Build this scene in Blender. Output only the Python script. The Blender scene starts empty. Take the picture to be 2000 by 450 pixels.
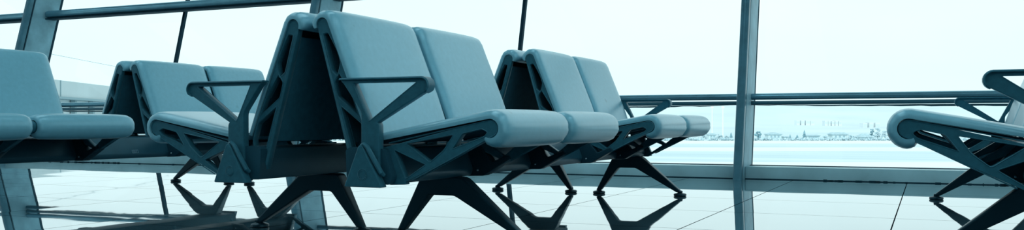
import bpy, bmesh, math, random
from mathutils import Vector, Matrix
random.seed(7)
scn = bpy.context.scene
COL = scn.collection
PI = math.pi

# ------------------------------------------------------------------ camera
F_PX, EYE = 1780.0, 0.44
YAW = math.atan(812.0 / F_PX)                     # camera looks this far left of the row direction (+Y)
cam_d = bpy.data.cameras.new('camera')
cam = bpy.data.objects.new('camera', cam_d)
COL.objects.link(cam)
cam.location = (0, 0, EYE)
cam.rotation_euler = (PI / 2, 0, YAW)
cam_d.sensor_width = 36
cam_d.lens = 36 * F_PX / 2000
cam_d.shift_y = 16 / 2000
cam_d.clip_end = 12000
cam_d.clip_start = 0.05
scn.camera = cam
CO, SI = math.cos(YAW), math.sin(YAW)

def bearing(px, d):
    """world X, Y of a place seen at photo column px and d metres in front of the camera"""
    r = (px - 1000) / F_PX * d
    return r * CO - d * SI, r * SI + d * CO

def elev(py, d):
    return EYE + (241 - py) * d / F_PX

# ------------------------------------------------------------------ materials
def new_mat(name):
    m = bpy.data.materials.new(name)
    m.use_nodes = True
    return m, m.node_tree, m.node_tree.nodes['Principled BSDF']

def mat(name, col, rough=0.5, spec=0.5, metal=0.0, noise=None, bump=None, tint=None):
    """noise=(scale, amount, detail)  bump=(scale, strength, distance)"""
    m, t, b = new_mat(name)
    b.inputs['Base Color'].default_value = (*col, 1)
    b.inputs['Roughness'].default_value = rough
    b.inputs['Specular IOR Level'].default_value = spec
    b.inputs['Metallic'].default_value = metal
    if tint:
        b.inputs['Specular Tint'].default_value = (*tint, 1)
    tc = t.nodes.new('ShaderNodeTexCoord')
    if noise:
        n = t.nodes.new('ShaderNodeTexNoise')
        n.inputs['Scale'].default_value = noise[0]
        n.inputs['Detail'].default_value = noise[2]
        r = t.nodes.new('ShaderNodeValToRGB')
        r.color_ramp.elements[0].position = 0.3
        r.color_ramp.elements[1].position = 0.7
        a = noise[1]
        r.color_ramp.elements[0].color = (*[c * (1 - a) for c in col], 1)
        r.color_ramp.elements[1].color = (*[min(1, c * (1 + a)) for c in col], 1)
        t.links.new(tc.outputs['Object'], n.inputs['Vector'])
        t.links.new(n.outputs['Fac'], r.inputs['Fac'])
        t.links.new(r.outputs['Color'], b.inputs['Base Color'])
    if bump:
        n2 = t.nodes.new('ShaderNodeTexNoise')
        n2.inputs['Scale'].default_value = bump[0]
        n2.inputs['Detail'].default_value = 3
        bp = t.nodes.new('ShaderNodeBump')
        bp.inputs['Strength'].default_value = bump[1]
        bp.inputs['Distance'].default_value = bump[2]
        t.links.new(tc.outputs['Object'], n2.inputs['Vector'])
        t.links.new(n2.outputs['Fac'], bp.inputs['Height'])
        t.links.new(bp.outputs['Normal'], b.inputs['Normal'])
    return m

TEAL = (0.42, 0.84, 1.0)
M = {}
M['leather'] = mat('seat leather', (0.18, 0.43, 0.53), 0.31, 0.85, noise=(45, 0.05, 6), bump=(420, 0.18, 0.001), tint=TEAL)
def leather_extras(m):
    t = m.node_tree; b = t.nodes['Principled BSDF']
    b.inputs['Coat Weight'].default_value = 0.35
    b.inputs['Coat Roughness'].default_value = 0.24
    src = b.inputs['Base Color'].links[0].from_socket
    tc = t.nodes.new('ShaderNodeTexCoord')
    oi = t.nodes.new('ShaderNodeObjectInfo')
    ad = t.nodes.new('ShaderNodeVectorMath'); ad.operation = 'ADD'
    n = t.nodes.new('ShaderNodeTexNoise'); n.inputs['Scale'].default_value = 8; n.inputs['Detail'].default_value = 9; n.inputs['Roughness'].default_value = 0.65
    r = t.nodes.new('ShaderNodeValToRGB')
    r.color_ramp.elements[0].position = 0.685; r.color_ramp.elements[0].color = (0, 0, 0, 1)
    r.color_ramp.elements[1].position = 0.74; r.color_ramp.elements[1].color = (0.45, 0.45, 0.45, 1)
    mx = t.nodes.new('ShaderNodeMixRGB'); mx.inputs['Color2'].default_value = (0.03, 0.11, 0.15, 1)
    t.links.new(tc.outputs['Object'], ad.inputs[0]); t.links.new(oi.outputs['Location'], ad.inputs[1])
    t.links.new(ad.outputs[0], n.inputs['Vector']); t.links.new(n.outputs['Fac'], r.inputs['Fac'])
    t.links.new(r.outputs['Color'], mx.inputs['Fac']); t.links.new(src, mx.inputs['Color1'])
    t.links.new(mx.outputs['Color'], b.inputs['Base Color'])
leather_extras(M['leather'])      # a thin sheen and a few dark scuffs
M['plastic'] = mat('dark moulded plastic', (0.026, 0.12, 0.165), 0.38, 0.5, noise=(60, 0.12, 3), bump=(900, 0.12, 0.0006), tint=TEAL)
M['shell'] = mat('seat shell', (0.010, 0.055, 0.082), 0.8, 0.12, tint=TEAL)
M['rear'] = mat('rear lining', (0.028, 0.135, 0.19), 0.7, 0.15, noise=(40, 0.1, 3))
M['beam'] = mat('painted beam', (0.014, 0.064, 0.094), 0.4, 0.45, noise=(9, 0.15, 4), tint=TEAL)
M['leg'] = mat('painted leg metal', (0.007, 0.034, 0.053), 0.38, 0.5, tint=TEAL)
M['bolt'] = mat('bolt steel', (0.35, 0.5, 0.56), 0.3, 0.5, metal=0.8)
M['sticker'] = mat('sticker print', (0.16, 0.30, 0.37), 0.6, 0.3)
M['steel'] = mat('column steel', (0.20, 0.38, 0.455), 0.45, 0.4, noise=(6, 0.22, 7), bump=(60, 0.1, 0.002), tint=TEAL)
M['nose'] = mat('column nose shaded steel', (0.05, 0.145, 0.195), 0.3, 0.5, noise=(9, 0.2, 6), tint=TEAL)  # column steel again, darkened: the shade on its front is in the colour
M['lower_rail'] = mat('dark lower rail', (0.035, 0.11, 0.15), 0.3, 0.5, tint=TEAL)
M['rail'] = mat('rail aluminium', (0.13, 0.30, 0.38), 0.25, 0.5, metal=0.4, noise=(5, 0.12, 4), tint=TEAL)
M['gasket'] = mat('black rubber gasket', (0.006, 0.035, 0.055), 0.7, 0.12)
M['sill'] = mat('sill panel', (0.36, 0.58, 0.64), 0.4, 0.4, noise=(4, 0.14, 7), tint=TEAL)
M['seal'] = mat('sagging seal', (0.02, 0.06, 0.08), 0.18, 0.6, tint=TEAL)
M['ceiling'] = mat('ceiling panel', (0.10, 0.19, 0.23), 0.7, 0.2)
M['wall'] = mat('hall wall', (0.07, 0.14, 0.17), 0.7, 0.2)
M['render'] = mat('pale house render', (0.55, 0.66, 0.68), 0.8, 0.1, noise=(0.5, 0.06, 3))
M['roof'] = mat('house roof tiles', (0.37, 0.49, 0.53), 0.8, 0.1, noise=(0.8, 0.15, 4))  # roof tone lightened, distance haze mixed into the colour
M['pane_far'] = mat('house window glass', (0.30, 0.43, 0.48), 0.3, 0.4)  # far panes paled as well, haze included in the colour
M['conifer'] = mat('conifer foliage', (0.19, 0.33, 0.38), 0.9, 0.1, noise=(0.8, 0.35, 4))  # foliage lightened by haze painted into the colour
M['bush'] = mat('hazed foliage', (0.42, 0.54, 0.58), 0.9, 0.1, noise=(0.8, 0.3, 4))  # paler still, the far haze is part of this colour
M['bark'] = mat('tree bark', (0.14, 0.25, 0.29), 0.9, 0.1)
M['fence'] = mat('fence wire', (0.38, 0.52, 0.56), 0.7, 0.1)
M['mast'] = mat('white mast paint', (0.8, 0.86, 0.87), 0.6, 0.2)
M['tower'] = mat('apartment concrete', (0.66, 0.72, 0.74), 0.8, 0.1)
M['band_far'] = mat('apartment window bands', (0.56, 0.65, 0.67), 0.5, 0.2)  # bands kept close to the concrete tone, haze painted in
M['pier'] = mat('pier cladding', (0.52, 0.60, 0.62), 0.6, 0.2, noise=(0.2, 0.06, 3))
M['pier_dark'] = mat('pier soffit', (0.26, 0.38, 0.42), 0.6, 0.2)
M['hill'] = mat('hill slope', (0.54, 0.62, 0.645), 0.95, 0.05, noise=(0.006, 0.07, 8))  # slope colour carries the haze, no mist volume is built
M['lamp'] = mat('lamp housing', (0.4, 0.5, 0.53), 0.5, 0.3)

def floor_mat():
    m, t, b = new_mat('polished floor tiles')
    tc = t.nodes.new('ShaderNodeTexCoord')
    mp = t.nodes.new('ShaderNodeMapping')
    mp.inputs['Location'].default_value = (0.138, -4.55 + 0.8 * 6, 0)
    br = t.nodes.new('ShaderNodeTexBrick')
    br.offset = 0.0
    br.inputs['Scale'].default_value = 1.0
    br.inputs['Brick Width'].default_value = 0.8
    br.inputs['Row Height'].default_value = 0.8
    br.inputs['Mortar Size'].default_value = 0.0028
    br.inputs['Mortar Smooth'].default_value = 0.0
    br.inputs['Bias'].default_value = 0.0
    br.inputs['Color1'].default_value = (0.085, 0.19, 0.235, 1)
    br.inputs['Color2'].default_value = (0.10, 0.21, 0.255, 1)
    br.inputs['Mortar'].default_value = (0.004, 0.012, 0.018, 1)
    n = t.nodes.new('ShaderNodeTexNoise')
    n.inputs['Scale'].default_value = 3.5
    n.inputs['Detail'].default_value = 8
    n.inputs['Roughness'].default_value = 0.7
    mx = t.nodes.new('ShaderNodeMixRGB')
    mx.blend_type = 'MULTIPLY'
    mx.inputs['Fac'].default_value = 0.5
    t.links.new(tc.outputs['Object'], mp.inputs['Vector'])
    t.links.new(mp.outputs['Vector'], br.inputs['Vector'])
    t.links.new(tc.outputs['Object'], n.inputs['Vector'])
    t.links.new(br.outputs['Color'], mx.inputs['Color1'])
    t.links.new(n.outputs['Fac'], mx.inputs['Color2'])
    t.links.new(mx.outputs['Color'], b.inputs['Base Color'])
    # mortar takes the polish away
    sp = t.nodes.new('ShaderNodeMath'); sp.operation = 'MULTIPLY_ADD'
    sp.inputs[1].default_value = -0.9; sp.inputs[2].default_value = 0.9
    t.links.new(br.outputs['Fac'], sp.inputs[0])
    t.links.new(sp.outputs['Value'], b.inputs['Specular IOR Level'])
    rg = t.nodes.new('ShaderNodeMath'); rg.operation = 'MULTIPLY_ADD'
    rg.inputs[1].default_value = 0.6; rg.inputs[2].default_value = 0.02
    t.links.new(br.outputs['Fac'], rg.inputs[0])
    t.links.new(rg.outputs['Value'], b.inputs['Roughness'])
    b.inputs['IOR'].default_value = 1.6
    b.inputs['Specular Tint'].default_value = (0.85, 0.97, 1, 1)
    cw = t.nodes.new('ShaderNodeMath'); cw.operation = 'MULTIPLY_ADD'
    cw.inputs[1].default_value = -0.6; cw.inputs[2].default_value = 0.6
    t.links.new(br.outputs['Fac'], cw.inputs[0])
    t.links.new(cw.outputs['Value'], b.inputs['Coat Weight'])
    b.inputs['Coat Roughness'].default_value = 0.012
    n2 = t.nodes.new('ShaderNodeTexNoise')
    n2.inputs['Scale'].default_value = 2.2
    n2.inputs['Detail'].default_value = 1
    bp = t.nodes.new('ShaderNodeBump')
    bp.inputs['Strength'].default_value = 0.1
    # every tile is laid a hair out of level
    sn = t.nodes.new('ShaderNodeVectorMath'); sn.operation = 'FLOOR'
    sc_ = t.nodes.new('ShaderNodeVectorMath'); sc_.operation = 'SCALE'; sc_.inputs['Scale'].default_value = 1 / 0.8
    wn_ = t.nodes.new('ShaderNodeTexWhiteNoise'); wn_.noise_dimensions = '2D'
    sb = t.nodes.new('ShaderNodeVectorMath'); sb.operation = 'SUBTRACT'; sb.inputs[1].default_value = (0.5, 0.5, 0.5)
    ml = t.nodes.new('ShaderNodeVectorMath'); ml.operation = 'MULTIPLY'; ml.inputs[1].default_value = (0.005, 0.002, 0)
    ad = t.nodes.new('ShaderNodeVectorMath'); ad.operation = 'ADD'
    nm = t.nodes.new('ShaderNodeVectorMath'); nm.operation = 'NORMALIZE'
    t.links.new(mp.outputs['Vector'], sc_.inputs[0]); t.links.new(sc_.outputs[0], sn.inputs[0])
    t.links.new(sn.outputs[0], wn_.inputs['Vector']); t.links.new(wn_.outputs['Color'], sb.inputs[0])
    t.links.new(sb.outputs[0], ml.inputs[0]); t.links.new(ml.outputs[0], ad.inputs[1])
    t.links.new(bp.outputs['Normal'], ad.inputs[0]); t.links.new(ad.outputs[0], nm.inputs[0])
    bp.inputs['Distance'].default_value = 0.004
    t.links.new(tc.outputs['Object'], n2.inputs['Vector'])
    t.links.new(n2.outputs['Fac'], bp.inputs['Height'])
    t.links.new(nm.outputs[0], b.inputs['Normal'])
    t.links.new(nm.outputs[0], b.inputs['Coat Normal'])
    return m
M['floor'] = floor_mat()

def glass_mat():
    m = bpy.data.materials.new('window glass')
    m.use_nodes = True
    t = m.node_tree
    t.nodes.clear()
    o = t.nodes.new('ShaderNodeOutputMaterial')
    tr = t.nodes.new('ShaderNodeBsdfTransparent')
    tr.inputs['Color'].default_value = (0.965, 0.985, 0.99, 1)
    gl = t.nodes.new('ShaderNodeBsdfGlossy')
    gl.inputs['Roughness'].default_value = 0.0
    fr = t.nodes.new('ShaderNodeFresnel')
    fr.inputs['IOR'].default_value = 1.15
    mx = t.nodes.new('ShaderNodeMixShader')
    t.links.new(fr.outputs['Fac'], mx.inputs['Fac'])
    t.links.new(tr.outputs['BSDF'], mx.inputs[1])
    t.links.new(gl.outputs['BSDF'], mx.inputs[2])
    t.links.new(mx.outputs['Shader'], o.inputs['Surface'])
    return m
M['glass'] = glass_mat()

def field_mat():
    m, t, b = new_mat('hazed airfield grass')  # grass colour washed out to include the haze over the field
    tc = t.nodes.new('ShaderNodeTexCoord')
    mp = t.nodes.new('ShaderNodeMapping')
    mp.inputs['Scale'].default_value = (0.004, 0.05, 1)
    n = t.nodes.new('ShaderNodeTexNoise')
    n.inputs['Scale'].default_value = 1.0
    n.inputs['Detail'].default_value = 6
    r = t.nodes.new('ShaderNodeValToRGB')
    r.color_ramp.elements[0].position = 0.35
    r.color_ramp.elements[1].position = 0.68
    r.color_ramp.elements[0].color = (0.46, 0.56, 0.59, 1)
    r.color_ramp.elements[1].color = (0.56, 0.64, 0.66, 1)
    t.links.new(tc.outputs['Object'], mp.inputs['Vector'])
    t.links.new(mp.outputs['Vector'], n.inputs['Vector'])
    t.links.new(n.outputs['Fac'], r.inputs['Fac'])
    t.links.new(r.outputs['Color'], b.inputs['Base Color'])
    b.inputs['Roughness'].default_value = 0.95
    b.inputs['Specular IOR Level'].default_value = 0.05
    return m
M['field'] = field_mat()
M['concrete'] = mat('taxiway concrete', (0.66, 0.71, 0.72), 0.9, 0.1, noise=(0.03, 0.05, 4))

# ------------------------------------------------------------------ mesh helpers
def finish(me, angle=35, smooth=True):
    if smooth:
        for p in me.polygons:
            p.use_smooth = True
        me.set_sharp_from_angle(angle=math.radians(angle))
    return me

def link(name, me, m=None, parent=None):
    o = bpy.data.objects.new(name, me)
    COL.objects.link(o)
    if m is not None and len(me.materials) == 0:
        me.materials.append(m)
    if parent:
        o.parent = parent
    return o

def bm_mesh(bm, name, angle=35, smooth=True):
    bmesh.ops.recalc_face_normals(bm, faces=bm.faces)
    me = bpy.data.meshes.new(name)
    bm.to_mesh(me)
    bm.free()
    return finish(me, angle, smooth)

def box(bm, x0, x1, y0, y1, z0, z1, bevel=0.0, mtx=None):
    r = bmesh.ops.create_cube(bm, size=1)
    vs = r['verts']
    for v in vs:
        v.co = Vector(((x0 + x1) / 2 + v.co.x * (x1 - x0), (y0 + y1) / 2 + v.co.y * (y1 - y0), (z0 + z1) / 2 + v.co.z * (z1 - z0)))
    if bevel:
        es = list({e for v in vs for e in v.link_edges})
        rb = bmesh.ops.bevel(bm, geom=es, offset=bevel, segments=2, profile=0.6, affect='EDGES')
        vs = list({v for f in rb['faces'] for v in f.verts} | {v for v in vs if v.is_valid})
    if mtx:
        for v in vs:
            v.co = mtx @ v.co
    return vs

def tube(bm, pts, radii, seg=10, cap=True):
    pts = [Vector(p) for p in pts]
    if not hasattr(radii, '__len__'):
        radii = [radii] * len(pts)
    rings = []
    up = None
    for i, p in enumerate(pts):
        d = (pts[min(i + 1, len(pts) - 1)] - pts[max(i - 1, 0)]).normalized()
        if up is None:
            up = Vector((0, 0, 1)) if abs(d.z) < 0.9 else Vector((0, 1, 0))
        a = d.cross(up).normalized()
        b2 = a.cross(d).normalized()
        up = b2
        rings.append([bm.verts.new(p + (a * math.cos(2 * PI * k / seg) + b2 * math.sin(2 * PI * k / seg)) * radii[i]) for k in range(seg)])
    for q in range(len(rings) - 1):
        for k in range(seg):
            bm.faces.new((rings[q][k], rings[q][(k + 1) % seg], rings[q + 1][(k + 1) % seg], rings[q + 1][k]))
    if cap:
        bm.faces.new(rings[0][::-1])
        bm.faces.new(rings[-1])

def lathe(bm, prof, cx=0, cy=0, seg=20):
    rings = [[bm.verts.new((cx + r * math.cos(2 * PI * k / seg), cy + r * math.sin(2 * PI * k / seg), z)) for k in range(seg)] for r, z in prof]
    for q in range(len(rings) - 1):
        for k in range(seg):
            bm.faces.new((rings[q][k], rings[q][(k + 1) % seg], rings[q + 1][(k + 1) % seg], rings[q + 1][k]))
    bm.faces.new(rings[0][::-1])
    bm.faces.new(rings[-1])

def rounded(pts, r, n=4):
    """round the corners of a closed polygon"""
    out = []
    N = len(pts)
    for i in range(N):
        rr = r[i] if hasattr(r, '__len__') else r
        p0, p, p1 = (Vector(pts[i - 1]), Vector(pts[i]), Vector(pts[(i + 1) % N]))
        a, b = (p0 - p), (p1 - p)
        la, lb = a.length, b.length
        k = min(rr, la * 0.45, lb * 0.45)
        if k < 1e-5:
            out.append(tuple(p)); continue
        A, B = p + a / la * k, p + b / lb * k
        for j in range(n + 1):
            s = j / n
            q = (1 - s) ** 2 * A + 2 * s * (1 - s) * p + s * s * B
            out.append((q.x, q.y))
    return out

def profile_mesh(loops, half, bevel=0.003, y0=0.0, res=1):
    """flat outline with holes in the (u, z) plane, given thickness along the row direction"""
    cu = bpy.data.curves.new('outline', 'CURVE')
    cu.dimensions = '2D'
    cu.fill_mode = 'BOTH'
    cu.extrude = max(half - bevel, 0.0005)
    cu.bevel_depth = bevel
    cu.bevel_resolution = res
    cu.offset = -bevel
    for lp in loops:
        sp = cu.splines.new('POLY')
        sp.points.add(len(lp) - 1)
        for p, q in zip(sp.points, lp):
            p.co = (q[0], q[1], 0, 1)
        sp.use_cyclic_u = True
    ob = bpy.data.objects.new('outline', cu)
    COL.objects.link(ob)
    dg = bpy.context.evaluated_depsgraph_get()
    dg.update()
    me = bpy.data.meshes.new_from_object(ob.evaluated_get(dg))
    bpy.data.objects.remove(ob)
    bpy.data.curves.remove(cu)
    me.transform(Matrix(((1, 0, 0, 0), (0, 0, -1, y0), (0, 1, 0, 0), (0, 0, 0, 1))))
    me.materials.clear()
    return me

def add_mesh(bm, me):
    bm.from_mesh(me)
    bpy.data.meshes.remove(me)

def lip(bm, loop, y, r=0.0022, inset=0.0):
    """raised rim that follows a closed (u, z) loop"""
    N = len(loop)
    c = Vector((sum(p[0] for p in loop) / N, sum(p[1] for p in loop) / N))
    pts = []
    for p in loop:
        v = Vector(p)
        v = v + (v - c).normalized() * inset
        pts.append((v.x, y, v.y))
    tube(bm, pts + pts[:2], r, 5, cap=False)

def tag(o, label, cat, group=None, kind=None):
    o['label'] = label
    o['category'] = cat
    if group:
        o['group'] = group
    if kind:
        o['kind'] = kind
    return o

def structure(o):
    o['kind'] = 'structure'
    return o

# ------------------------------------------------------------------ bench geometry (u forward, y along the row, z up)
SC = (0.706, 0.423)          # centre of the seat roll
BC = (0.062, 0.781)          # centre of the curl on top of the back

def arc(c, r, a0, a1, n):
    return [(c[0] + r * math.cos(math.radians(a0 + (a1 - a0) * i / n)), c[1] + r * math.sin(math.radians(a0 + (a1 - a0) * i / n))) for i in range(n + 1)]

def seat_path():
    pts, nrm = [], []
    a = math.radians(100.2)
    n = (math.cos(a), math.sin(a))
    end = (SC[0] + 0.031 * n[0], SC[1] + 0.031 * n[1])
    for i in range(12):
        u = 0.285 + (end[0] - 0.285) * i / 12
        pts.append((u, end[1] + (u - end[0]) * 0.18)); nrm.append(n)
    for i in range(21):
        g = math.radians(100.2 + (-118 - 100.2) * i / 20)
        nn = (math.cos(g), math.sin(g))
        pts.append((SC[0] + 0.031 * nn[0], SC[1] + 0.031 * nn[1])); nrm.append(nn)
    thick = [0.029 + 0.003 * min(1, i / 8) for i in range(12)] + [0.0315] * 17 + [0.031, 0.029, 0.026, 0.019]
    return pts, nrm, thick

def back_path():
    pts, nrm = [], []
    g0 = 22.3
    n = (math.cos(math.radians(g0)), math.sin(math.radians(g0)))
    s = (BC[0] + 0.025 * n[0], BC[1] + 0.025 * n[1])
    for i in range(14):
        z = 0.395 + (s[1] - 0.395) * i / 14
        pts.append((s[0] + (s[1] - z) * 0.41, z)); nrm.append(n)
    for i in range(19):
        g = math.radians(g0 + (202 - g0) * i / 18)
        nn = (math.cos(g), math.sin(g))
        pts.append((BC[0] + 0.025 * nn[0], BC[1] + 0.025 * nn[1])); nrm.append(nn)
    thick = [0.022 + 0.009 * min(1, i / 5) for i in range(14)] + [0.031] * 15 + [0.030, 0.028, 0.024, 0.017]
    return pts, nrm, thick

def pad_mesh(path, w, name, curl0):
    """upholstered pad swept across the seat width, softly rounded at its two ends, a little gathered where it curls"""
    pts, nrm, th = path
    h = w / 2
    prof = [(0.0, 0.30), (0.0016, 0.45), (0.005, 0.60), (0.010, 0.72), (0.018, 0.825), (0.029, 0.91), (0.044, 0.96), (0.070, 1.0), (0.11, 1.025), (0.18, 1.045)]
    ys = [(-h + e, s) for e, s in prof] + [(0, 1.05)] + [(h - e, s) for e, s in reversed(prof)]
    bm = bmesh.new()
    N = len(pts)
    outer, inner = [], []
    rnd = random.Random(3)
    wr = [rnd.uniform(-1, 1) for _ in range(N)]
    for j, (y, s) in enumerate(ys):
        ro, ri = [], []
        e = h - abs(y)
        for i in range(N):
            g = 0.0
            if i >= curl0 and 0.001 < e < 0.03:
                g = wr[i] * 0.0016
            t = th[i] * s + g
            ro.append(bm.verts.new((pts[i][0] + nrm[i][0] * t, y, pts[i][1] + nrm[i][1] * t)))
            ri.append(bm.verts.new((pts[i][0], y, pts[i][1])))
        outer.append(ro); inner.append(ri)
    for j in range(len(ys) - 1):
        for i in range(N - 1):
            bm.faces.new((outer[j][i], outer[j][i + 1], outer[j + 1][i + 1], outer[j + 1][i]))
            bm.faces.new((inner[j][i], inner[j + 1][i], inner[j + 1][i + 1], inner[j][i + 1]))
        bm.faces.new((outer[j][0], outer[j + 1][0], inner[j + 1][0], inner[j][0]))
        bm.faces.new((outer[j][-1], inner[j][-1], inner[j + 1][-1], outer[j + 1][-1]))
    for j in (0, len(ys) - 1):
        for i in range(N - 1):
            bm.faces.new((outer[j][i], inner[j][i], inner[j][i + 1], outer[j][i + 1]))
    return bm_mesh(bm, name, 50)

def shell_mesh(path, w, name, t0=0.002, t1=0.009, last=None):
    """thin moulded shell that lines the inside of a pad"""
    pts, nrm, _ = path
    if last:
        pts, nrm = pts[:last], nrm[:last]
    bm = bmesh.new()
    rows = []
    for y in (-w / 2, w / 2):
        rows.append(([bm.verts.new((p[0] - n[0] * t0, y, p[1] - n[1] * t0)) for p, n in zip(pts, nrm)],
                     [bm.verts.new((p[0] - n[0] * t1, y, p[1] - n[1] * t1)) for p, n in zip(pts, nrm)]))
    (a0, b0), (a1, b1) = rows
    for i in range(len(pts) - 1):
        bm.faces.new((a0[i], a0[i + 1], a1[i + 1], a1[i]))
        bm.faces.new((b0[i], b1[i], b1[i + 1], b0[i + 1]))
        bm.faces.new((a0[i], b0[i], b0[i + 1], a0[i + 1]))
        bm.faces.new((a1[i], a1[i + 1], b1[i + 1], b1[i]))
    for i in (0, len(pts) - 1):
        bm.faces.new((a0[i], a1[i], b1[i], b0[i]))
    return bm_mesh(bm, name, 40)

def Rr(z): return 0.036 + (0.781 - z) * 0.288
def Ff(z): return min(0.084 + (0.790 - z) * 0.41, 0.248)
def fz(f, z): return (Rr(z) + f * (Ff(z) - Rr(z)), z)

def back_frame_mesh():
    top = arc(BC, 0.0235, 18, 182, 8)
    outline = top + rounded([fz(0, 0.74), (0.192, 0.245), (0.236, 0.245), (0.243, 0.39), fz(1, 0.72)], [0, 0.006, 0.006, 0.02, 0], 3)
    # (first and last points only carry the straight edges into the hook)
    c1 = rounded([fz(.34, .748), fz(.74, .752), fz(.90, .690), fz(.90, .652), fz(.50, .604), fz(.26, .622)], .006, 3)
    c2 = rounded([fz(.62, .612), fz(.24, .582), fz(.22, .532), fz(.91, .470), fz(.91, .525)], .006, 3)
    c3 = rounded([fz(.24, .498), fz(.91, .437), fz(.91, .375), fz(.40, .272)], .007, 3)
    bm = bmesh.new()
    add_mesh(bm, profile_mesh([outline, c1, c2, c3], 0.0125, 0.002))
    for s in (-1, 1):
        for c in (c1, c2, c3):
            lip(bm, c, s * 0.0125, 0.0018, 0.004)
        pts = [(p[0], s * 0.0125, p[1]) for p in ([fz(.95, .40), fz(.95, .55), fz(.95, .72)] + arc(BC, 0.0215, 22, 175, 8))]
        tube(bm, pts, 0.002, 5)
        # raised rear rail
        a, b = Vector((*fz(.10, .745), 0)), Vector((*fz(.12, .29), 0))
        pts2 = [(a.x, s * 0.0125, a.y), (b.x, s * 0.0125, b.y)]
        tube(bm, pts2, [0.0048, 0.0062], 4)
    return bm_mesh(bm, 'back_frame', 35)

TRI = rounded([(.352, .350), (.468, .304), (.395, .258)], .006, 3)
TRAP = rounded([(.398, .372), (.572, .402), (.535, .352), (.487, .314)], .007, 3)
QUAD = rounded([(.609, .406), (.674, .420), (.694, .411), (.682, .397), (.571, .357)], .006, 3)

def seat_frame_mesh():
    tip = arc(SC, 0.029, 98, -58, 10)
    outline = tip + rounded([(0.40, 0.236), (0.330, 0.233), (0.300, 0.366)], [0.01, 0.006, 0.01], 3)
    bm = bmesh.new()
    add_mesh(bm, profile_mesh([outline, TRI, TRAP, QUAD], 0.0125, 0.002))
    for s in (-1, 1):
        for c in (TRI, TRAP, QUAD):
            lip(bm, c, s * 0.0125, 0.0018, 0.0035)
        pts = [(p[0], s * 0.0125, p[1]) for p in ([(0.33, 0.373), (0.5, 0.4085)] + arc(SC, 0.026, 98, -50, 9) + [(0.55, 0.316), (0.42, 0.252)])]
        tube(bm, pts, 0.002, 5)
    return bm_mesh(bm, 'seat_frame', 35)

def arm_mesh():
    tip = arc((0.490, 0.564), 0.024, 90, -60, 9)
    rest = rounded([(0.326, 0.437), (0.326, 0.258), (0.256, 0.258), (0.256, 0.478), (0.186, 0.572), (0.176, 0.580), (0.176, 0.588)],
                   [0.008, 0.01, 0.01, 0.012, 0.006, 0.003, 0.002], 4)
    hole = rounded([(0.226, 0.5745), (0.470, 0.5745), (0.289, 0.449)], [0.006, 0.010, 0.006], 4)
    bm = bmesh.new()
    add_mesh(bm, profile_mesh([tip + rest, hole], 0.015, 0.003))
    for s in (-1, 1):
        lip(bm, hole, s * 0.015, 0.0018, 0.004)
    # flared flat cap along the top and round the tip
    path = [(0.170, 0.588), (0.25, 0.5885), (0.40, 0.5885)] + arc((0.490, 0.564), 0.0245, 90, -75, 10)
    n = len(path)
    rows = []
    for i, p in enumerate(path):
        a = Vector(path[max(i - 1, 0)]); b = Vector(path[min(i + 1, n - 1)])
        d = (b - a).normalized(); nn = Vector((-d.y, d.x))
        k = 0.0245 if i > 0 else 0.02
        k = k if i < n - 2 else 0.019
        o1, o2 = Vector(p) + nn * 0.0035, Vector(p) - nn * 0.003
        rows.append([bm.verts.new((q.x, y, q.y)) for q, y in ((o1, -k + .004), (o1, k - .004), (Vector(p), k), (o2, k), (o2, -k), (Vector(p), -k))])
    for i in range(n - 1):
        for k in range(6):
            bm.faces.new((rows[i][k], rows[i][(k + 1) % 6], rows[i + 1][(k + 1) % 6], rows[i + 1][k]))
    bm.faces.new(rows[0]); bm.faces.new(rows[-1][::-1])
    return bm_mesh(bm, 'armrest', 35)

def plate_mesh(s):
    """triangular end cover with its raised rib; s is the outer side"""
    bm = bmesh.new()
    tri = rounded([(0.262, 0.366), (0.276, 0.368), (0.354, 0.228), (0.205, 0.228)], [0.006, 0.006, 0.008, 0.008], 4)
    add_mesh(bm, profile_mesh([tri], 0.017, 0.003, y0=s * 0.012))
    rib = [(0.268, s * 0.020, 0.366), (0.279, s * 0.021, 0.371), (0.291, s * 0.020, 0.362), (0.318, s * 0.018, 0.318), (0.343, s * 0.014, 0.276), (0.346, s * 0.004, 0.268)]
    tube(bm, rib, [0.006, 0.0075, 0.0085, 0.009, 0.009, 0.007], 8)
    if s > 0:                      # the rib sits on the same hand as seen from outside, so the far end is turned round
        for v in bm.verts:
            v.co.x = 0.574 - v.co.x
    return bm_mesh(bm, 'end_cover', 35)

def emblem_mesh(s):
    """embossed ring of short strokes on the end cover"""
    bm = bmesh.new()
    c = (0.279 if s < 0 else 0.295, 0.270)
    y = s * 0.0292
    ring = [(c[0] + 0.0185 * math.cos(2 * PI * k / 28), y, c[1] + 0.0185 * math.sin(2 * PI * k / 28)) for k in range(28)]
    tube(bm, ring + ring[:2], 0.0011, 5, cap=False)
    for k in range(14):
        a = 2 * PI * k / 14
        a2 = a + 0.26
        p = [(c[0] + 0.0125 * math.cos(a), y, c[1] + 0.0125 * math.sin(a)), (c[0] + 0.0158 * math.cos(a2), y, c[1] + 0.0158 * math.sin(a2))]
        tube(bm, p, 0.0014, 5)
    return bm_mesh(bm, 'emblem', 40)

def leg_mesh():
    outline = rounded([(0.080, 0.022), (0.196, 0.236), (0.372, 0.236), (0.625, 0.022), (0.590, 0.022), (0.337, 0.165), (0.226, 0.165), (0.110, 0.022)],
                      [0.004, 0.012, 0.02, 0.004, 0.004, 0.012, 0.012, 0.004], 3)
    me = profile_mesh([outline], 0.032, 0.006, res=2)
    for v in me.vertices:
        k = max(0.0, min(1.0, v.co.z / 0.2))
        v.co.y *= 0.42 + 0.58 * k
    return finish(me, 40)

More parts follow.
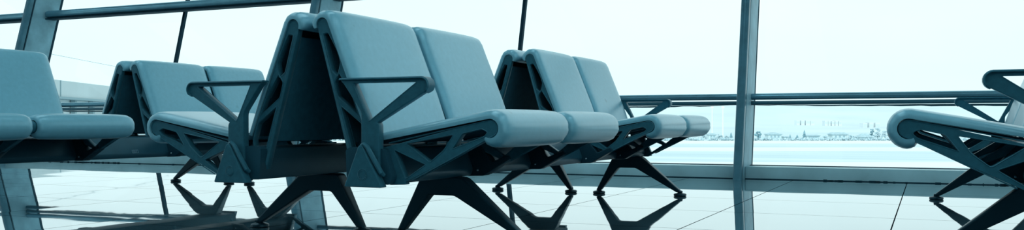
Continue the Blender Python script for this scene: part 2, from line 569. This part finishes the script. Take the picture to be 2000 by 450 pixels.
def foot_mesh():
    bm = bmesh.new()
    lathe(bm, [(0.034, 0.0), (0.038, 0.003), (0.038, 0.011), (0.034, 0.015), (0.018, 0.018), (0.014, 0.021), (0.014, 0.032)])
    return bm_mesh(bm, 'foot_pad', 40)

def beam_mesh(L):
    sec = rounded([(0.185, 0.240), (0.352, 0.236), (0.362, 0.262), (0.330, 0.354), (0.200, 0.360), (0.180, 0.350)], 0.006, 2)
    bm = bmesh.new()
    a = [bm.verts.new((p[0], -L / 2, p[1])) for p in sec]
    b = [bm.verts.new((p[0], L / 2, p[1])) for p in sec]
    n = len(sec)
    for i in range(n):
        bm.faces.new((a[i], a[(i + 1) % n], b[(i + 1) % n], b[i]))
    bm.faces.new(a[::-1]); bm.faces.new(b)
    return bm_mesh(bm, 'beam', 30)

def bracket_mesh():
    """pressed bracket that clamps a frame to the beam under the seat"""
    bm = bmesh.new()
    out = rounded([(0.335, 0.236), (0.405, 0.236), (0.52, 0.302), (0.51, 0.318), (0.44, 0.29), (0.375, 0.372), (0.335, 0.366)], 0.006, 2)
    add_mesh(bm, profile_mesh([out], 0.026, 0.003))
    return bm_mesh(bm, 'bracket', 35)

def bolt_mesh():
    bm = bmesh.new()
    r = bmesh.ops.create_uvsphere(bm, u_segments=8, v_segments=6, radius=0.0045)
    return bm_mesh(bm, 'bolt')

def sticker_mesh():
    bm = bmesh.new()
    w, h, t = 0.046, 0.020, 0.0022
    for (x0, x1, z0, z1) in ((-w / 2, w / 2, h / 2 - t, h / 2), (-w / 2, w / 2, -h / 2, -h / 2 + t), (-w / 2, -w / 2 + t, -h / 2, h / 2), (w / 2 - t, w / 2, -h / 2, h / 2),
                             (-0.016, 0.000, 0.001, 0.003), (0.003, 0.016, 0.001, 0.003), (-0.016, 0.010, -0.004, -0.002)):
        box(bm, -0.0006, 0.0006, x0, x1, z0, z1)
    return bm_mesh(bm, 'sticker', smooth=False)

PADW = 0.568
SP, BP = seat_path(), back_path()
G = dict(seat=pad_mesh(SP, PADW, 'seat_cushion', 12), back=pad_mesh(BP, PADW, 'back_cushion', 14),
         sshell=shell_mesh(SP, PADW - 0.05, 'seat_shell', last=14), bshell=shell_mesh(BP, PADW - 0.055, 'back_shell', last=15),
         bframe=back_frame_mesh(), sframe=seat_frame_mesh(), arm=arm_mesh(), leg=leg_mesh(), foot=foot_mesh(),
         beam=beam_mesh(3.03), bracket=bracket_mesh(), bolt=bolt_mesh(), sticker=sticker_mesh(),
         plate={s: plate_mesh(s) for s in (-1, 1)}, emblem={s: emblem_mesh(s) for s in (-1, 1)})

def rear_panel_mesh():
    """flat rear lining between the two back frames"""
    bm = bmesh.new()
    w = PADW / 2 - 0.028
    a, b = (Rr(0.745) + 0.004, 0.745), (Rr(0.376) + 0.004, 0.376)
    vs = []
    for y in (-w, w):
        vs.append([bm.verts.new((p[0] + d, y, p[1])) for p, d in ((a, 0), (b, 0), (b, 0.010), (a, 0.010))])
    for k in range(4):
        bm.faces.new((vs[0][k], vs[0][(k + 1) % 4], vs[1][(k + 1) % 4], vs[1][k]))
    bm.faces.new(vs[0][::-1]); bm.faces.new(vs[1])
    return bm_mesh(bm, 'rear_panel', 30)
G['rear'] = rear_panel_mesh()

def part(name, me, m, parent, loc=(0, 0, 0)):
    o = link(name, me, m, parent)
    o.location = loc
    return o

def make_bench(loc, rot, legs, label, group, sticker_y=None):
    root = bpy.data.objects.new('tandem_bench', None)
    COL.objects.link(root)
    root.location = loc
    root.rotation_euler = (0, 0, rot)
    root.empty_display_size = 0.2
    tag(root, label, 'bench', group)
    bmo = part('beam', G['beam'], M['beam'], root)
    if sticker_y is not None:
        s = part('sticker', G['sticker'], M['sticker'], bmo, (0.3588, sticker_y, 0.275))
        s.rotation_euler = (0, -math.atan2(0.032, 0.09), 0)
        s['label'] = 'small pale outlined sticker on the beam face'
    for yc in (-1.204, -0.603, 0.603, 1.204):
        c = part('seat_cushion', G['seat'], M['leather'], root, (0, yc, 0))
        part('seat_shell', G['sshell'], M['shell'], c)
        c = part('back_cushion', G['back'], M['leather'], root, (0, yc, 0))
        part('back_shell', G['bshell'], M['shell'], c)
        part('rear_panel', G['rear'], M['rear'], root, (0, yc, 0))
    for yf in (-1.469, -0.9, -0.331, 0.331, 0.9, 1.469):
        part('back_frame', G['bframe'], M['plastic'], root, (0, yf, 0))
        sf = part('seat_frame', G['sframe'], M['plastic'], root, (0, yf, 0))
        if abs(yf) < 1.4:
            for s in (-1, 1):
                part('bolt', G['bolt'], M['bolt'], sf, (0.382, s * 0.027, 0.258))
        if abs(yf) < 1.4:
            part('bracket', G['bracket'], M['leg'], root, (0, yf, 0))
    for s in (-1, 1):
        a = part('armrest', G['arm'], M['plastic'], root, (-0.007, s * 1.511, 0))
        p = part('end_cover', G['plate'][s], M['plastic'], a, (0, s * 0.012, 0))
        part('emblem', G['emblem'][s], M['plastic'], a, (0, s * 0.012, 0))
    for y in legs:
        l = part('leg', G['leg'], M['leg'], root, (0, y, 0))
        for u in (0.094, 0.608):
            part('foot_pad', G['foot'], M['leg'], l, (u, 0, 0))
    return root

GR = 'four-seat airport benches'
C1 = (-1.967, 4.08); C2 = (-4.56, 3.87); C3 = (0.653, 4.45)
make_bench((*C1, 0), 0, (-1.01, 1.34), 'teal four-seat bench at centre, seats turned right towards the aisle, nearest armrest in full view', GR)
make_bench((*C1, 0), PI, (1.01, -1.34), 'teal four-seat bench turned left, back to back with the central right-facing bench', GR)
make_bench((*C2, 0), 0, (-1.25, 1.34), 'teal four-seat bench at far left whose rounded seat fronts face us', GR, sticker_y=0.05)
make_bench((*C2, 0), PI, (1.01, -1.34), 'teal four-seat bench mostly hidden behind the far left bench, back to back with it', GR)
make_bench((*C3, 0), PI, (1.01, -1.34), 'teal four-seat bench at right edge, its seat side facing left, cut off by the frame', GR)

# ------------------------------------------------------------------ hall
LEAN = 0.253                       # the window wall leans outwards
def lean_y(y, z): return y + LEAN * z

def slab(name, x0, x1, y0, y1, z0, z1, m):
    bm = bmesh.new()
    box(bm, x0, x1, y0, y1, z0, z1)
    return structure(link(name, bm_mesh(bm, name, smooth=False), m))

LAMP = 2.9
XL, XR, YB, HC = -26.0, 14.0, -12.0, 5.2
slab('floor', XL, XR, YB, 7.62, -0.25, 0.0, M['floor'])
slab('wall_back', XL, XR, YB - 0.2, YB, -0.25, HC, M['wall'])
slab('ceiling', XL, XR, YB, lean_y(7.62, HC), HC, HC + 0.3, M['ceiling'])

def emit(name, col, k):
    m, t, b = new_mat(name)
    b.inputs['Base Color'].default_value = (*col, 1)
    b.inputs['Emission Color'].default_value = (*col, 1)
    b.inputs['Emission Strength'].default_value = k
    return m
M['tube'] = emit('ceiling lamp diffuser', (0.72, 0.95, 1.0), LAMP)
for x in (-18, -14, -10, -6, -2, 2, 6, 10):          # the hall's ceiling lamps, long rows running towards the window
    bm = bmesh.new()
    box(bm, x - .55, x + .55, -9, 6.5, HC - .06, HC + .01, .01)
    h = structure(link('ceiling_lamp', bm_mesh(bm, 'lamp_housing', smooth=False), M['lamp']))
    bm = bmesh.new()
    box(bm, x - .5, x + .5, -8.9, 6.4, HC - .07, HC - .055)
    link('diffuser', bm_mesh(bm, 'diffuser', smooth=False), M['tube'], h)

COLX = [-22.9, -18.58, -14.26, -9.94, -5.66, -1.345, 2.94, 7.23, 11.52]
def column(x):
    root = bpy.data.objects.new('window_column', None)
    COL.objects.link(root); root.location = (x, 0, 0)
    def leaning(y0, y1, x0, x1, r):
        bm = bmesh.new()
        sec = rounded([(x0, y0), (x1, y0), (x1, y1), (x0, y1)], [r, r, 0.004, 0.004], 5)
        a = [bm.verts.new((p[0], lean_y(p[1], 0.0), 0.0)) for p in sec]
        b = [bm.verts.new((p[0], lean_y(p[1], HC), HC)) for p in sec]
        n = len(sec)
        for i in range(n):
            bm.faces.new((a[i], a[(i + 1) % n], b[(i + 1) % n], b[i]))
        bm.faces.new(a[::-1]); bm.faces.new(b)
        return bm_mesh(bm, 'window_column', 40)
    link('column_nose', leaning(7.13, 7.20, -0.034, 0.034, 0.028), M['nose'], root)
    link('column_groove', leaning(7.20, 7.222, -0.022, 0.022, 0.002), M['gasket'], root)
    link('column_web', leaning(7.222, 7.57, -0.034, 0.034, 0.004), M['steel'], root)
    link('gasket', leaning(7.568, 7.60, -0.037, 0.037, 0.004), M['gasket'], root)
    return root
names = {-1.345: 'leaning steel column at centre right, nothing in front of it', -5.66: 'leaning steel column rising behind the tall central bench backs',
         -9.94: 'leaning steel column at the top left above the left bench'}
for x in COLX:
    c = column(x)
    structure(c)
    c['label'] = names.get(x, 'leaning steel column of the window wall')
    c['category'] = 'column'

wn = 0
for i in range(len(COLX) - 1):
    a, b = COLX[i] + 0.034, COLX[i + 1] - 0.034
    wn += 1
    root = bpy.data.objects.new('window_%d' % wn, None)
    COL.objects.link(root); structure(root)
    mid = (a + b) / 2
    # panes either side of the thin mullion, below and above the rail
    for p0, p1 in ((a + 0.018, mid - 0.016), (mid + 0.016, b - 0.018)):
        bm = bmesh.new()
        z0, z1 = 0.09, HC
        y = 7.575
        f = [bm.verts.new((q, lean_y(y, z), z)) for q, z in ((p0, z0), (p1, z0), (p1, z1), (p0, z1))]
        bm.faces.new(f)
        link('pane', bm_mesh(bm, 'pane', smooth=False), M['glass'], root)
    bm = bmesh.new()
    sh = Matrix(((1, 0, 0, 0), (0, 1, LEAN, 0), (0, 0, 1, 0), (0, 0, 0, 1)))
    box(bm, mid - 0.016, mid + 0.016, 7.555, 7.595, 0.09, HC, mtx=sh)
    link('mullion', bm_mesh(bm, 'mullion', smooth=False), M['gasket'], root)
    bm = bmesh.new()
    box(bm, a, b, 7.50, 7.60, 0.0968, 0.101)
    link('bottom_gasket', bm_mesh(bm, 'bottom_gasket', smooth=False), M['gasket'], root)
    # low sill
    bm = bmesh.new()
    box(bm, a + 0.002, b - 0.002, 7.30, 7.62, 0.004, 0.097, 0.003)
    o = link('baseboard_window', bm_mesh(bm, 'sill', 30), M['sill']); structure(o)
    bm = bmesh.new()
    box(bm, a + 0.002, b - 0.002, 7.297, 7.33, 0.0, 0.006)
    rn = random.Random(i)
    for k in range(44):                                   # crumbs of old sealant along the joint
        xx = rn.uniform(a + .1, b - .1) if k > 34 else a + 0.55 + rn.uniform(0, 1.3)
        l = rn.uniform(0.006, 0.05)
        box(bm, xx, xx + l, 7.290, 7.30, 0.0, rn.uniform(0.003, 0.011), 0.001)
    o = link('trim_joint', bm_mesh(bm, 'joint', 30), M['gasket']); structure(o)
    # handrail
    root = bpy.data.objects.new('window_rail', None)
    COL.objects.link(root); structure(root)
    root['category'] = 'rail'
    root['label'] = {6: 'tubular rail across the window right of the centre right column', 5: 'tubular rail across the window between the two middle columns'}.get(i + 1, 'tubular rail along the window wall')
    def bar(z, ry, rz, off, name, m, e=2.0, n=16):
        bm = bmesh.new()
        yc = lean_y(7.44 + off, z)
        ring = []
        for k in range(n):
            t = 2 * PI * k / n
            cs, sn = math.cos(t), math.sin(t)
            ring.append((yc + ry * math.copysign(abs(cs) ** (2 / e), cs), z + rz * math.copysign(abs(sn) ** (2 / e), sn)))
        A = [bm.verts.new((a, *p)) for p in ring]; B = [bm.verts.new((b, *p)) for p in ring]
        for k in range(n):
            bm.faces.new((A[k], A[(k + 1) % n], B[(k + 1) % n], B[k]))
        bm.faces.new(A[::-1]); bm.faces.new(B)
        return link(name, bm_mesh(bm, name, 40), m, root)
    bar(0.657, 0.036, 0.026, 0.0, 'upper_tube', M['rail'])
    bar(0.605, 0.030, 0.0165, 0.01, 'lower_bar', M['lower_rail'], 4.0)
    # sagging strip of seal under the lower bar
    bm = bmesh.new()
    rows = []
    rn = random.Random(20 + i)
    ns = 60
    for k in range(ns + 1):
        x = a + (b - a) * k / ns
        sag = 0.020 * math.sin(PI * k / ns) ** 0.7 + rn.uniform(-0.003, 0.003) * (0 < k < ns)
        yy = lean_y(7.43, 0.58)
        rows.append([bm.verts.new((x, yy + dy, 0.589 - sag * f)) for dy, f in ((0, 0.3), (0.012, 0.25), (0.016, 1.0), (0.002, 1.05 + rn.uniform(0, .2)))])
    for k in range(ns):
        for q in range(4):
            bm.faces.new((rows[k][q], rows[k][(q + 1) % 4], rows[k + 1][(q + 1) % 4], rows[k + 1][q]))
    bm.faces.new(rows[0]); bm.faces.new(rows[-1][::-1])
    link('seal_strip', bm_mesh(bm, 'seal', 60), M['seal'], root)
    # upper transom
    root = bpy.data.objects.new('window_transom', None)
    COL.objects.link(root); structure(root)
    root['category'] = 'rail'
    bar(1.785, 0.075, 0.048, 0.02, 'transom_bar', M['rail'], 2.6)
    bar(1.728, 0.07, 0.008, 0.03, 'transom_lip', M['gasket'], 6.0)

# ------------------------------------------------------------------ outside
GZ = -10.0
bm = bmesh.new()
v = [bm.verts.new(p) for p in ((-2500, 9.5, GZ), (2500, 9.5, GZ), (2500, 1500, GZ), (-2500, 1500, GZ))]
bm.faces.new(v)
o = link('airfield_ground', bm_mesh(bm, 'airfield_ground', smooth=False), M['field']); structure(o)

def strip(d0, d1, name):
    """concrete taxiway parallel to the view front, from d0 to d1 metres out"""
    bm = bmesh.new()
    pts = [bearing(-900, d0), bearing(2900, d0), bearing(2900, d1), bearing(-900, d1)]
    top = [bm.verts.new((*p, GZ + 0.12)) for p in pts]
    bot = [bm.verts.new((*p, GZ - 0.1)) for p in pts]
    bm.faces.new(top); bm.faces.new(bot[::-1])
    for k in range(4):
        bm.faces.new((top[k], bot[k], bot[(k + 1) % 4], top[(k + 1) % 4]))
    o = link(name, bm_mesh(bm, name, smooth=False), M['concrete']); structure(o)
def dist_at(py): return (EYE - GZ) * F_PX / (py - 241)
strip(dist_at(328), dist_at(318), 'taxiway')
strip(dist_at(296), dist_at(289), 'taxiway')
strip(dist_at(281), dist_at(275.5), 'taxiway')

def hills():
    for name, d, base, amp, seed in (('hill_slope', 2600, 66, 9, 3), ('hill_slope', 1500, 2, 8, 11)):
        rn = random.Random(seed)
        ph = [rn.uniform(0, 6.28) for _ in range(6)]
        bm = bmesh.new()
        rows = []
        for k in range(121):
            px = -1500 + 5000 * k / 120
            crest = base + sum(amp / (q + 1) * math.sin(ph[q] + px * 0.0022 * (q + 1)) for q in range(5))
            row = []
            for j in range(9):
                f = j / 8
                dd = d - (1 - f) * 900 * (d / 2600)
                x, y = bearing(px, dd)
                row.append(bm.verts.new((x, y, GZ - 0.5 + (crest - GZ) * math.sin(f * PI / 2) ** 1.6 + rn.uniform(-1, 1) * (0 < j < 8))))
            x, y = bearing(px, d * 1.2)
            row.append(bm.verts.new((x, y, GZ - 0.5)))
            rows.append(row)
        for k in range(120):
            for j in range(9):
                bm.faces.new((rows[k][j], rows[k + 1][j], rows[k + 1][j + 1], rows[k][j + 1]))
        o = link(name, bm_mesh(bm, name, 80), M['hill']); structure(o)
hills()

def place(o, px, d, z=GZ):
    x, y = bearing(px, d)
    o.location = (x, y, z)
    o.rotation_euler = (0, 0, YAW)

def empty(name):
    o = bpy.data.objects.new(name, None); COL.objects.link(o); return o

def house(px0, px1, ytop, yeave, d, label, flat=False, nw=3):
    s = d / F_PX
    w = (px1 - px0) * s
    hw = (273.2 - yeave) * s
    ht = (273.2 - ytop) * s
    r = empty('house')
    place(r, (px0 + px1) / 2, d)
    tag(r, label, 'house', 'houses across the airfield')
    bm = bmesh.new(); dp = 8
    box(bm, -w * .44, w * .44, 0, dp, -1.0, hw)
    link('walls', bm_mesh(bm, 'walls', smooth=False), M['render'], r)
    bm = bmesh.new()
    e = 0.5
    a = [bm.verts.new(p) for p in ((-w / 2, -e, hw), (w / 2, -e, hw), (w / 2, dp + e, hw), (-w / 2, dp + e, hw))]
    b = [bm.verts.new((p.co.x, p.co.y, hw + 0.35)) for p in a]
    rd = w * (0.16 if not flat else 0.4)
    c = [bm.verts.new((-rd, dp / 2, ht)), bm.verts.new((rd, dp / 2, ht))]
    bm.faces.new(a[::-1])
    for k in range(4):
        bm.faces.new((a[k], a[(k + 1) % 4], b[(k + 1) % 4], b[k]))
    bm.faces.new((b[0], b[1], c[1], c[0])); bm.faces.new((b[1], b[2], c[1])); bm.faces.new((b[2], b[3], c[0], c[1])); bm.faces.new((b[3], b[0], c[0]))
    link('roof', bm_mesh(bm, 'roof', smooth=False), M['roof'], r)
    for k in range(nw):
        bm = bmesh.new()
        x = -w * .36 + w * .72 * (k + .5) / nw
        box(bm, x - .55, x + .55, -.08, .04, hw * .42, hw * .82)
        link('window', bm_mesh(bm, 'win', smooth=False), M['pane_far'], r)
    return r
DH = 575
house(1499, 1528, 259, 263.5, DH, 'hip-roofed two storey house nearest the right side of the centre right column')
house(1575, 1603, 264, 266.5, DH + 10, 'long low house between the tall conifer and the house with the wide dark eaves', True, 5)
house(1624, 1657, 259, 263.5, DH, 'house with wide dark eaves, midway along the right window', True, 3)
house(1677, 1708, 261, 268.5, DH - 8, 'house with a broad pyramid roof, just left of the right bench seat')
house(1530, 1541, 267, 268.5, DH + 5, 'small flat shed joined to the hip-roofed house by the column', True, 1)
house(1384, 1400, 262, 265.5, DH + 30, 'house behind the tip of the middle bench, left of the centre right column', False, 2)
house(1247, 1272, 261, 266, DH + 20, 'house glimpsed under the middle bench seat', False, 2)
house(1310, 1334, 262, 266, DH + 15, 'house glimpsed below the end seat of the middle bench', False, 3)

def conifer(px, ytop, wpx, d, label, grp, col='conifer', seed=0):
    s = d / F_PX
    h = (273.2 - ytop) * s; w = wpx * s / 2
    r = empty('conifer_tree'); place(r, px, d)
    tag(r, label, 'tree', grp)
    rn = random.Random(seed)
    bm = bmesh.new()
    tiers = 6
    for t in range(tiers):
        z0 = h * (0.1 + 0.86 * t / tiers); z1 = min(h, z0 + h * 0.32)
        rad = w * (1 - t / tiers) * rn.uniform(.85, 1.1) + 0.08
        n = 10
        ring = [bm.verts.new((rad * (1 + .25 * rn.uniform(-1, 1)) * math.cos(2 * PI * k / n), rad * (1 + .25 * rn.uniform(-1, 1)) * math.sin(2 * PI * k / n), z0 + rn.uniform(-.15, .15))) for k in range(n)]
        ap = bm.verts.new((0, 0, z1)); lo = bm.verts.new((0, 0, z0 + 0.15))
        for k in range(n):
            bm.faces.new((ring[k], ring[(k + 1) % n], ap)); bm.faces.new((ring[(k + 1) % n], ring[k], lo))
    link('foliage', bm_mesh(bm, 'foliage', smooth=False), M[col], r)
    bm = bmesh.new(); tube(bm, [(0, 0, -1), (0, 0, h * .25)], 0.22, 6)
    link('trunk', bm_mesh(bm, 'trunk'), M['bark'], r)

def broad(px, ytop, wpx, d, label, grp, col='bush', seed=0):
    s = d / F_PX
    h = (273.2 - ytop) * s; w = wpx * s / 2
    r = empty('broadleaf_tree'); place(r, px, d)
    tag(r, label, 'tree', grp)
    rn = random.Random(seed)
    bm = bmesh.new()
    for k in range(34):
        rr = w * rn.uniform(.12, .30)
        q = bmesh.ops.create_icosphere(bm, subdivisions=1, radius=rr)
        zf = rn.uniform(.18, .95)
        a = rn.uniform(0, 6.28); e = w * (1.0 - .75 * abs(zf - .45) ** 1.2 * 1.6) * rn.random() ** .5
        c = Vector((e * math.cos(a), e * math.sin(a), min(h - rr, h * zf)))
        for v in q['verts']:
            v.co = v.co * rn.uniform(.82, 1.15) + c
    link('foliage', bm_mesh(bm, 'foliage', smooth=False), M[col], r)
    bm = bmesh.new()
    tube(bm, [(0, 0, -1), (0.05, 0, h * .3), (0, 0, h * .6)], [.3, .22, .1], 6)
    for k in range(4):
        a = k * 1.6
        tube(bm, [(0, 0, h * .3), (w * .4 * math.cos(a), w * .4 * math.sin(a), h * .62)], [.12, .05], 5)
    link('trunk', bm_mesh(bm, 'trunk'), M['bark'], r)

TG = 'trees along the far edge of the airfield'
broad(1481, 255.5, 15, DH - 15, 'dark bushy tree directly right of the centre right column', TG, 'conifer', 1)
conifer(1543, 261.5, 7, DH - 14, 'small pointed conifer right of the flat shed', TG, seed=2)
conifer(1557, 262, 8, DH - 12, 'small conifer between the pointed one and the tallest one', TG, seed=3)
conifer(1571, 253, 10, DH - 10, 'tallest conifer, standing left of the long low house', TG, seed=4)
broad(1611, 264, 13, DH - 10, 'round bush between the long low house and the wide-eaved house', TG, seed=5)
broad(1662, 263, 14, DH - 6, 'pale tree right of the wide-eaved house', TG, seed=6)
broad(1671, 266, 12, DH - 12, 'low bush just left of the pyramid-roofed house', TG, seed=7)
broad(1703, 252, 10, DH + 14, 'dark round tree rising behind the pyramid-roofed house', TG, 'conifer', 8)
broad(1714, 251, 14, DH + 20, 'pale wide tree left of the right bench seat tip', TG, seed=9)
broad(1728, 256, 13, DH + 8, 'pale tree partly behind the right bench seat tip', TG, seed=10)
broad(1374, 262, 14, DH + 4, 'tree just below the tip of the middle bench', TG, seed=11)
broad(1406, 262, 12, DH + 4, 'tree between the two white masts and the centre right column', TG, seed=12)
broad(1418, 264, 12, DH, 'low tree right of the masts', TG, seed=13)
conifer(1428, 258, 9, DH - 4, 'conifer just left of the centre right column', TG, seed=14)
broad(1342, 264, 14, DH, 'bush below the end seat of the middle bench', TG, seed=15)
broad(1299, 264, 14, DH, 'bush glimpsed under the end of the middle bench', TG, seed=16)
broad(1282, 263, 12, DH + 6, 'tree glimpsed through the frame of the middle bench', TG, seed=17)
conifer(1240, 260, 9, DH, 'conifer glimpsed through the side frame of the middle bench', TG, seed=18)

# scrub that nobody could count, along the far edge of the field
rn = random.Random(5)
bm = bmesh.new()
for k in range(1100):
    px = rn.uniform(500, 2300)
    rr = rn.uniform(.3, 1.0)
    q = bmesh.ops.create_icosphere(bm, subdivisions=1, radius=rr)
    x, y = bearing(px, DH - rn.uniform(25, 31))
    for v in q['verts']:
        v.co = v.co * rn.uniform(.7, 1.2) + Vector((x, y, GZ + rr * rn.uniform(.3, 1.6)))
tag(link('scrub', bm_mesh(bm, 'scrub', smooth=False), M['bush']), 'low pale scrub growing along the fence across the airfield', 'shrubs', kind='stuff')

# airfield boundary fence: one long run with its posts
fr = empty('boundary_fence'); place(fr, 1500, DH - 22)
tag(fr, 'long pale wire fence in front of the houses across the airfield', 'fence')
s_ = (DH - 22) / F_PX
bm = bmesh.new()
for k in range(100):
    x = (-300 + k * 7.2) * s_
    box(bm, x - .05, x + .05, -.05, .05, -.5, 1.9)
link('posts', bm_mesh(bm, 'posts', smooth=False), M['fence'], fr)
bm = bmesh.new()
for z in (0.5, 1.1, 1.8):
    box(bm, -300 * s_, 420 * s_, -.03, .03, z - .03, z + .03)
link('wires', bm_mesh(bm, 'wires', smooth=False), M['fence'], fr)

for px, lab in ((1391, 'thin white light mast nearest the tip of the middle bench'), (1412, 'thin white light mast nearer the centre right column')):
    r = empty('light_mast'); place(r, px, 620)
    tag(r, lab, 'mast', 'white masts on the airfield')
    bm = bmesh.new(); tube(bm, [(0, 0, -.3), (0, 0, 21)], [.42, .3], 8)
    link('pole', bm_mesh(bm, 'pole'), M['mast'], r)
    bm = bmesh.new(); box(bm, -1.0, 1.0, -.3, .3, 20.6, 21.8, .1)
    link('lamp_head', bm_mesh(bm, 'head'), M['mast'], r)

def block(px0, px1, y0, y1, d, label, n):
    s = d / F_PX
    r = empty('apartment_block'); w = (px1 - px0) * s
    zt, zb = elev(y0, d), elev(y1, d)
    place(r, (px0 + px1) / 2, d, zb)
    tag(r, label, 'building', 'apartment blocks on the hill')
    h = zt - zb
    rn = random.Random(px0)
    for k in range(n):
        x0 = -w / 2 + w * k / n; x1 = x0 + w / n * rn.uniform(.62, .92)
        bm = bmesh.new(); box(bm, x0, x1, 0, 14, -18, h * rn.uniform(.75, 1))
        b = link('tower', bm_mesh(bm, 'tower', smooth=False), M['tower'], r)
        bm = bmesh.new()
        for q in range(3):
            zz = h * (.15 + .2 * q)
            box(bm, x0 + .6, x1 - .6, -.2, .1, zz, zz + h * .08)
        link('window_band', bm_mesh(bm, 'band', smooth=False), M['band_far'], b)
block(1556, 1592, 235, 242, 1650, 'left group of pale apartment blocks high on the hill', 4)
block(1611, 1645, 235.5, 243, 1650, 'middle group of pale apartment blocks high on the hill', 5)
block(1686, 1722, 238, 250, 1290, 'large pale apartment block lower on the hill, above the pyramid-roofed house', 3)

# pale terminal pier seen far left
def pier():
    r = empty('terminal_pier')
    d0 = 100.0
    x, y = bearing(118, d0)
    ang = YAW + math.radians(6.0)
    r.location = (x, y, 0); r.rotation_euler = (0, 0, ang)
    tag(r, 'pale terminal pier outside the window at far left', 'building')
    zt, zb = elev(157, d0), elev(189, d0)
    bm = bmesh.new(); box(bm, -30, 0, -70, 260, zb, zt)
    link('upper_wall', bm_mesh(bm, 'upper', smooth=False), M['pier'], r)
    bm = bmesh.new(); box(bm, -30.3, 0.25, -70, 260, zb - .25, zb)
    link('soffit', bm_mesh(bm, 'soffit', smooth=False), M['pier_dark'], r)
    bm = bmesh.new(); box(bm, -30, -1.2, -70, 260, GZ, zb - .25)
    link('lower_wall', bm_mesh(bm, 'lower', smooth=False), M['pier'], r)
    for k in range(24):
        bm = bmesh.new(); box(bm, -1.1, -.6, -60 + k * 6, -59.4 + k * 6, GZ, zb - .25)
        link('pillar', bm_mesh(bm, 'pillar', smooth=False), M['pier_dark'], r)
    bm = bmesh.new(); box(bm, -.02, .06, -.1, .1, zb, zt)
    link('panel_joint', bm_mesh(bm, 'joint', smooth=False), M['pier_dark'], r)
pier()
# overhead cable in front of the pier
bm = bmesh.new()
p = [bearing(30, 60), bearing(160, 75), bearing(330, 95)]
tube(bm, [(*p[0], elev(92, 60)), (*p[1], elev(117.5, 75)), (*p[2], elev(150, 95))], 0.014, 6)
tag(link('overhead_cable', bm_mesh(bm, 'cable'), M['pier_dark']), 'thin cable crossing the sky above the pale pier at left', 'cable')

# ------------------------------------------------------------------ light
w = bpy.data.worlds.new('sky'); scn.world = w
w.use_nodes = True
t = w.node_tree
bg = t.nodes['Background']
tc = t.nodes.new('ShaderNodeTexCoord')
mp = t.nodes.new('ShaderNodeMapping'); mp.inputs['Scale'].default_value = (1.2, 1.2, 4)
n = t.nodes.new('ShaderNodeTexNoise'); n.inputs['Scale'].default_value = 1.6; n.inputs['Detail'].default_value = 5
r = t.nodes.new('ShaderNodeValToRGB')
r.color_ramp.elements[0].position = 0.35; r.color_ramp.elements[0].color = (0.715, 0.93, 0.96, 1)
r.color_ramp.elements[1].position = 0.68; r.color_ramp.elements[1].color = (0.775, 0.975, 0.985, 1)
t.links.new(tc.outputs['Generated'], mp.inputs['Vector']); t.links.new(mp.outputs['Vector'], n.inputs['Vector'])
t.links.new(n.outputs['Fac'], r.inputs['Fac']); t.links.new(r.outputs['Color'], bg.inputs['Color'])
bg.inputs['Strength'].default_value = 1.22

sd = bpy.data.lights.new('sun', 'SUN'); sd.energy = 2.3; sd.angle = 0.05; sd.color = (0.86, 0.98, 1.0)
so = bpy.data.objects.new('sun', sd); COL.objects.link(so)
so.rotation_euler = (math.radians(50), 0, 0)       # sun behind the building, so the hall stays in its shade

scn.view_settings.view_transform = 'Standard'
scn.view_settings.look = 'None'
scn.view_settings.exposure = 0.0
scn.view_settings.gamma = 1.0
scn.view_settings.use_curve_mapping = False
scn.cycles.use_denoising = True
scn.cycles.max_bounces = 8
scn.cycles.transparent_max_bounces = 12
scn.cycles.caustics_reflective = False
scn.cycles.sample_clamp_indirect = 4
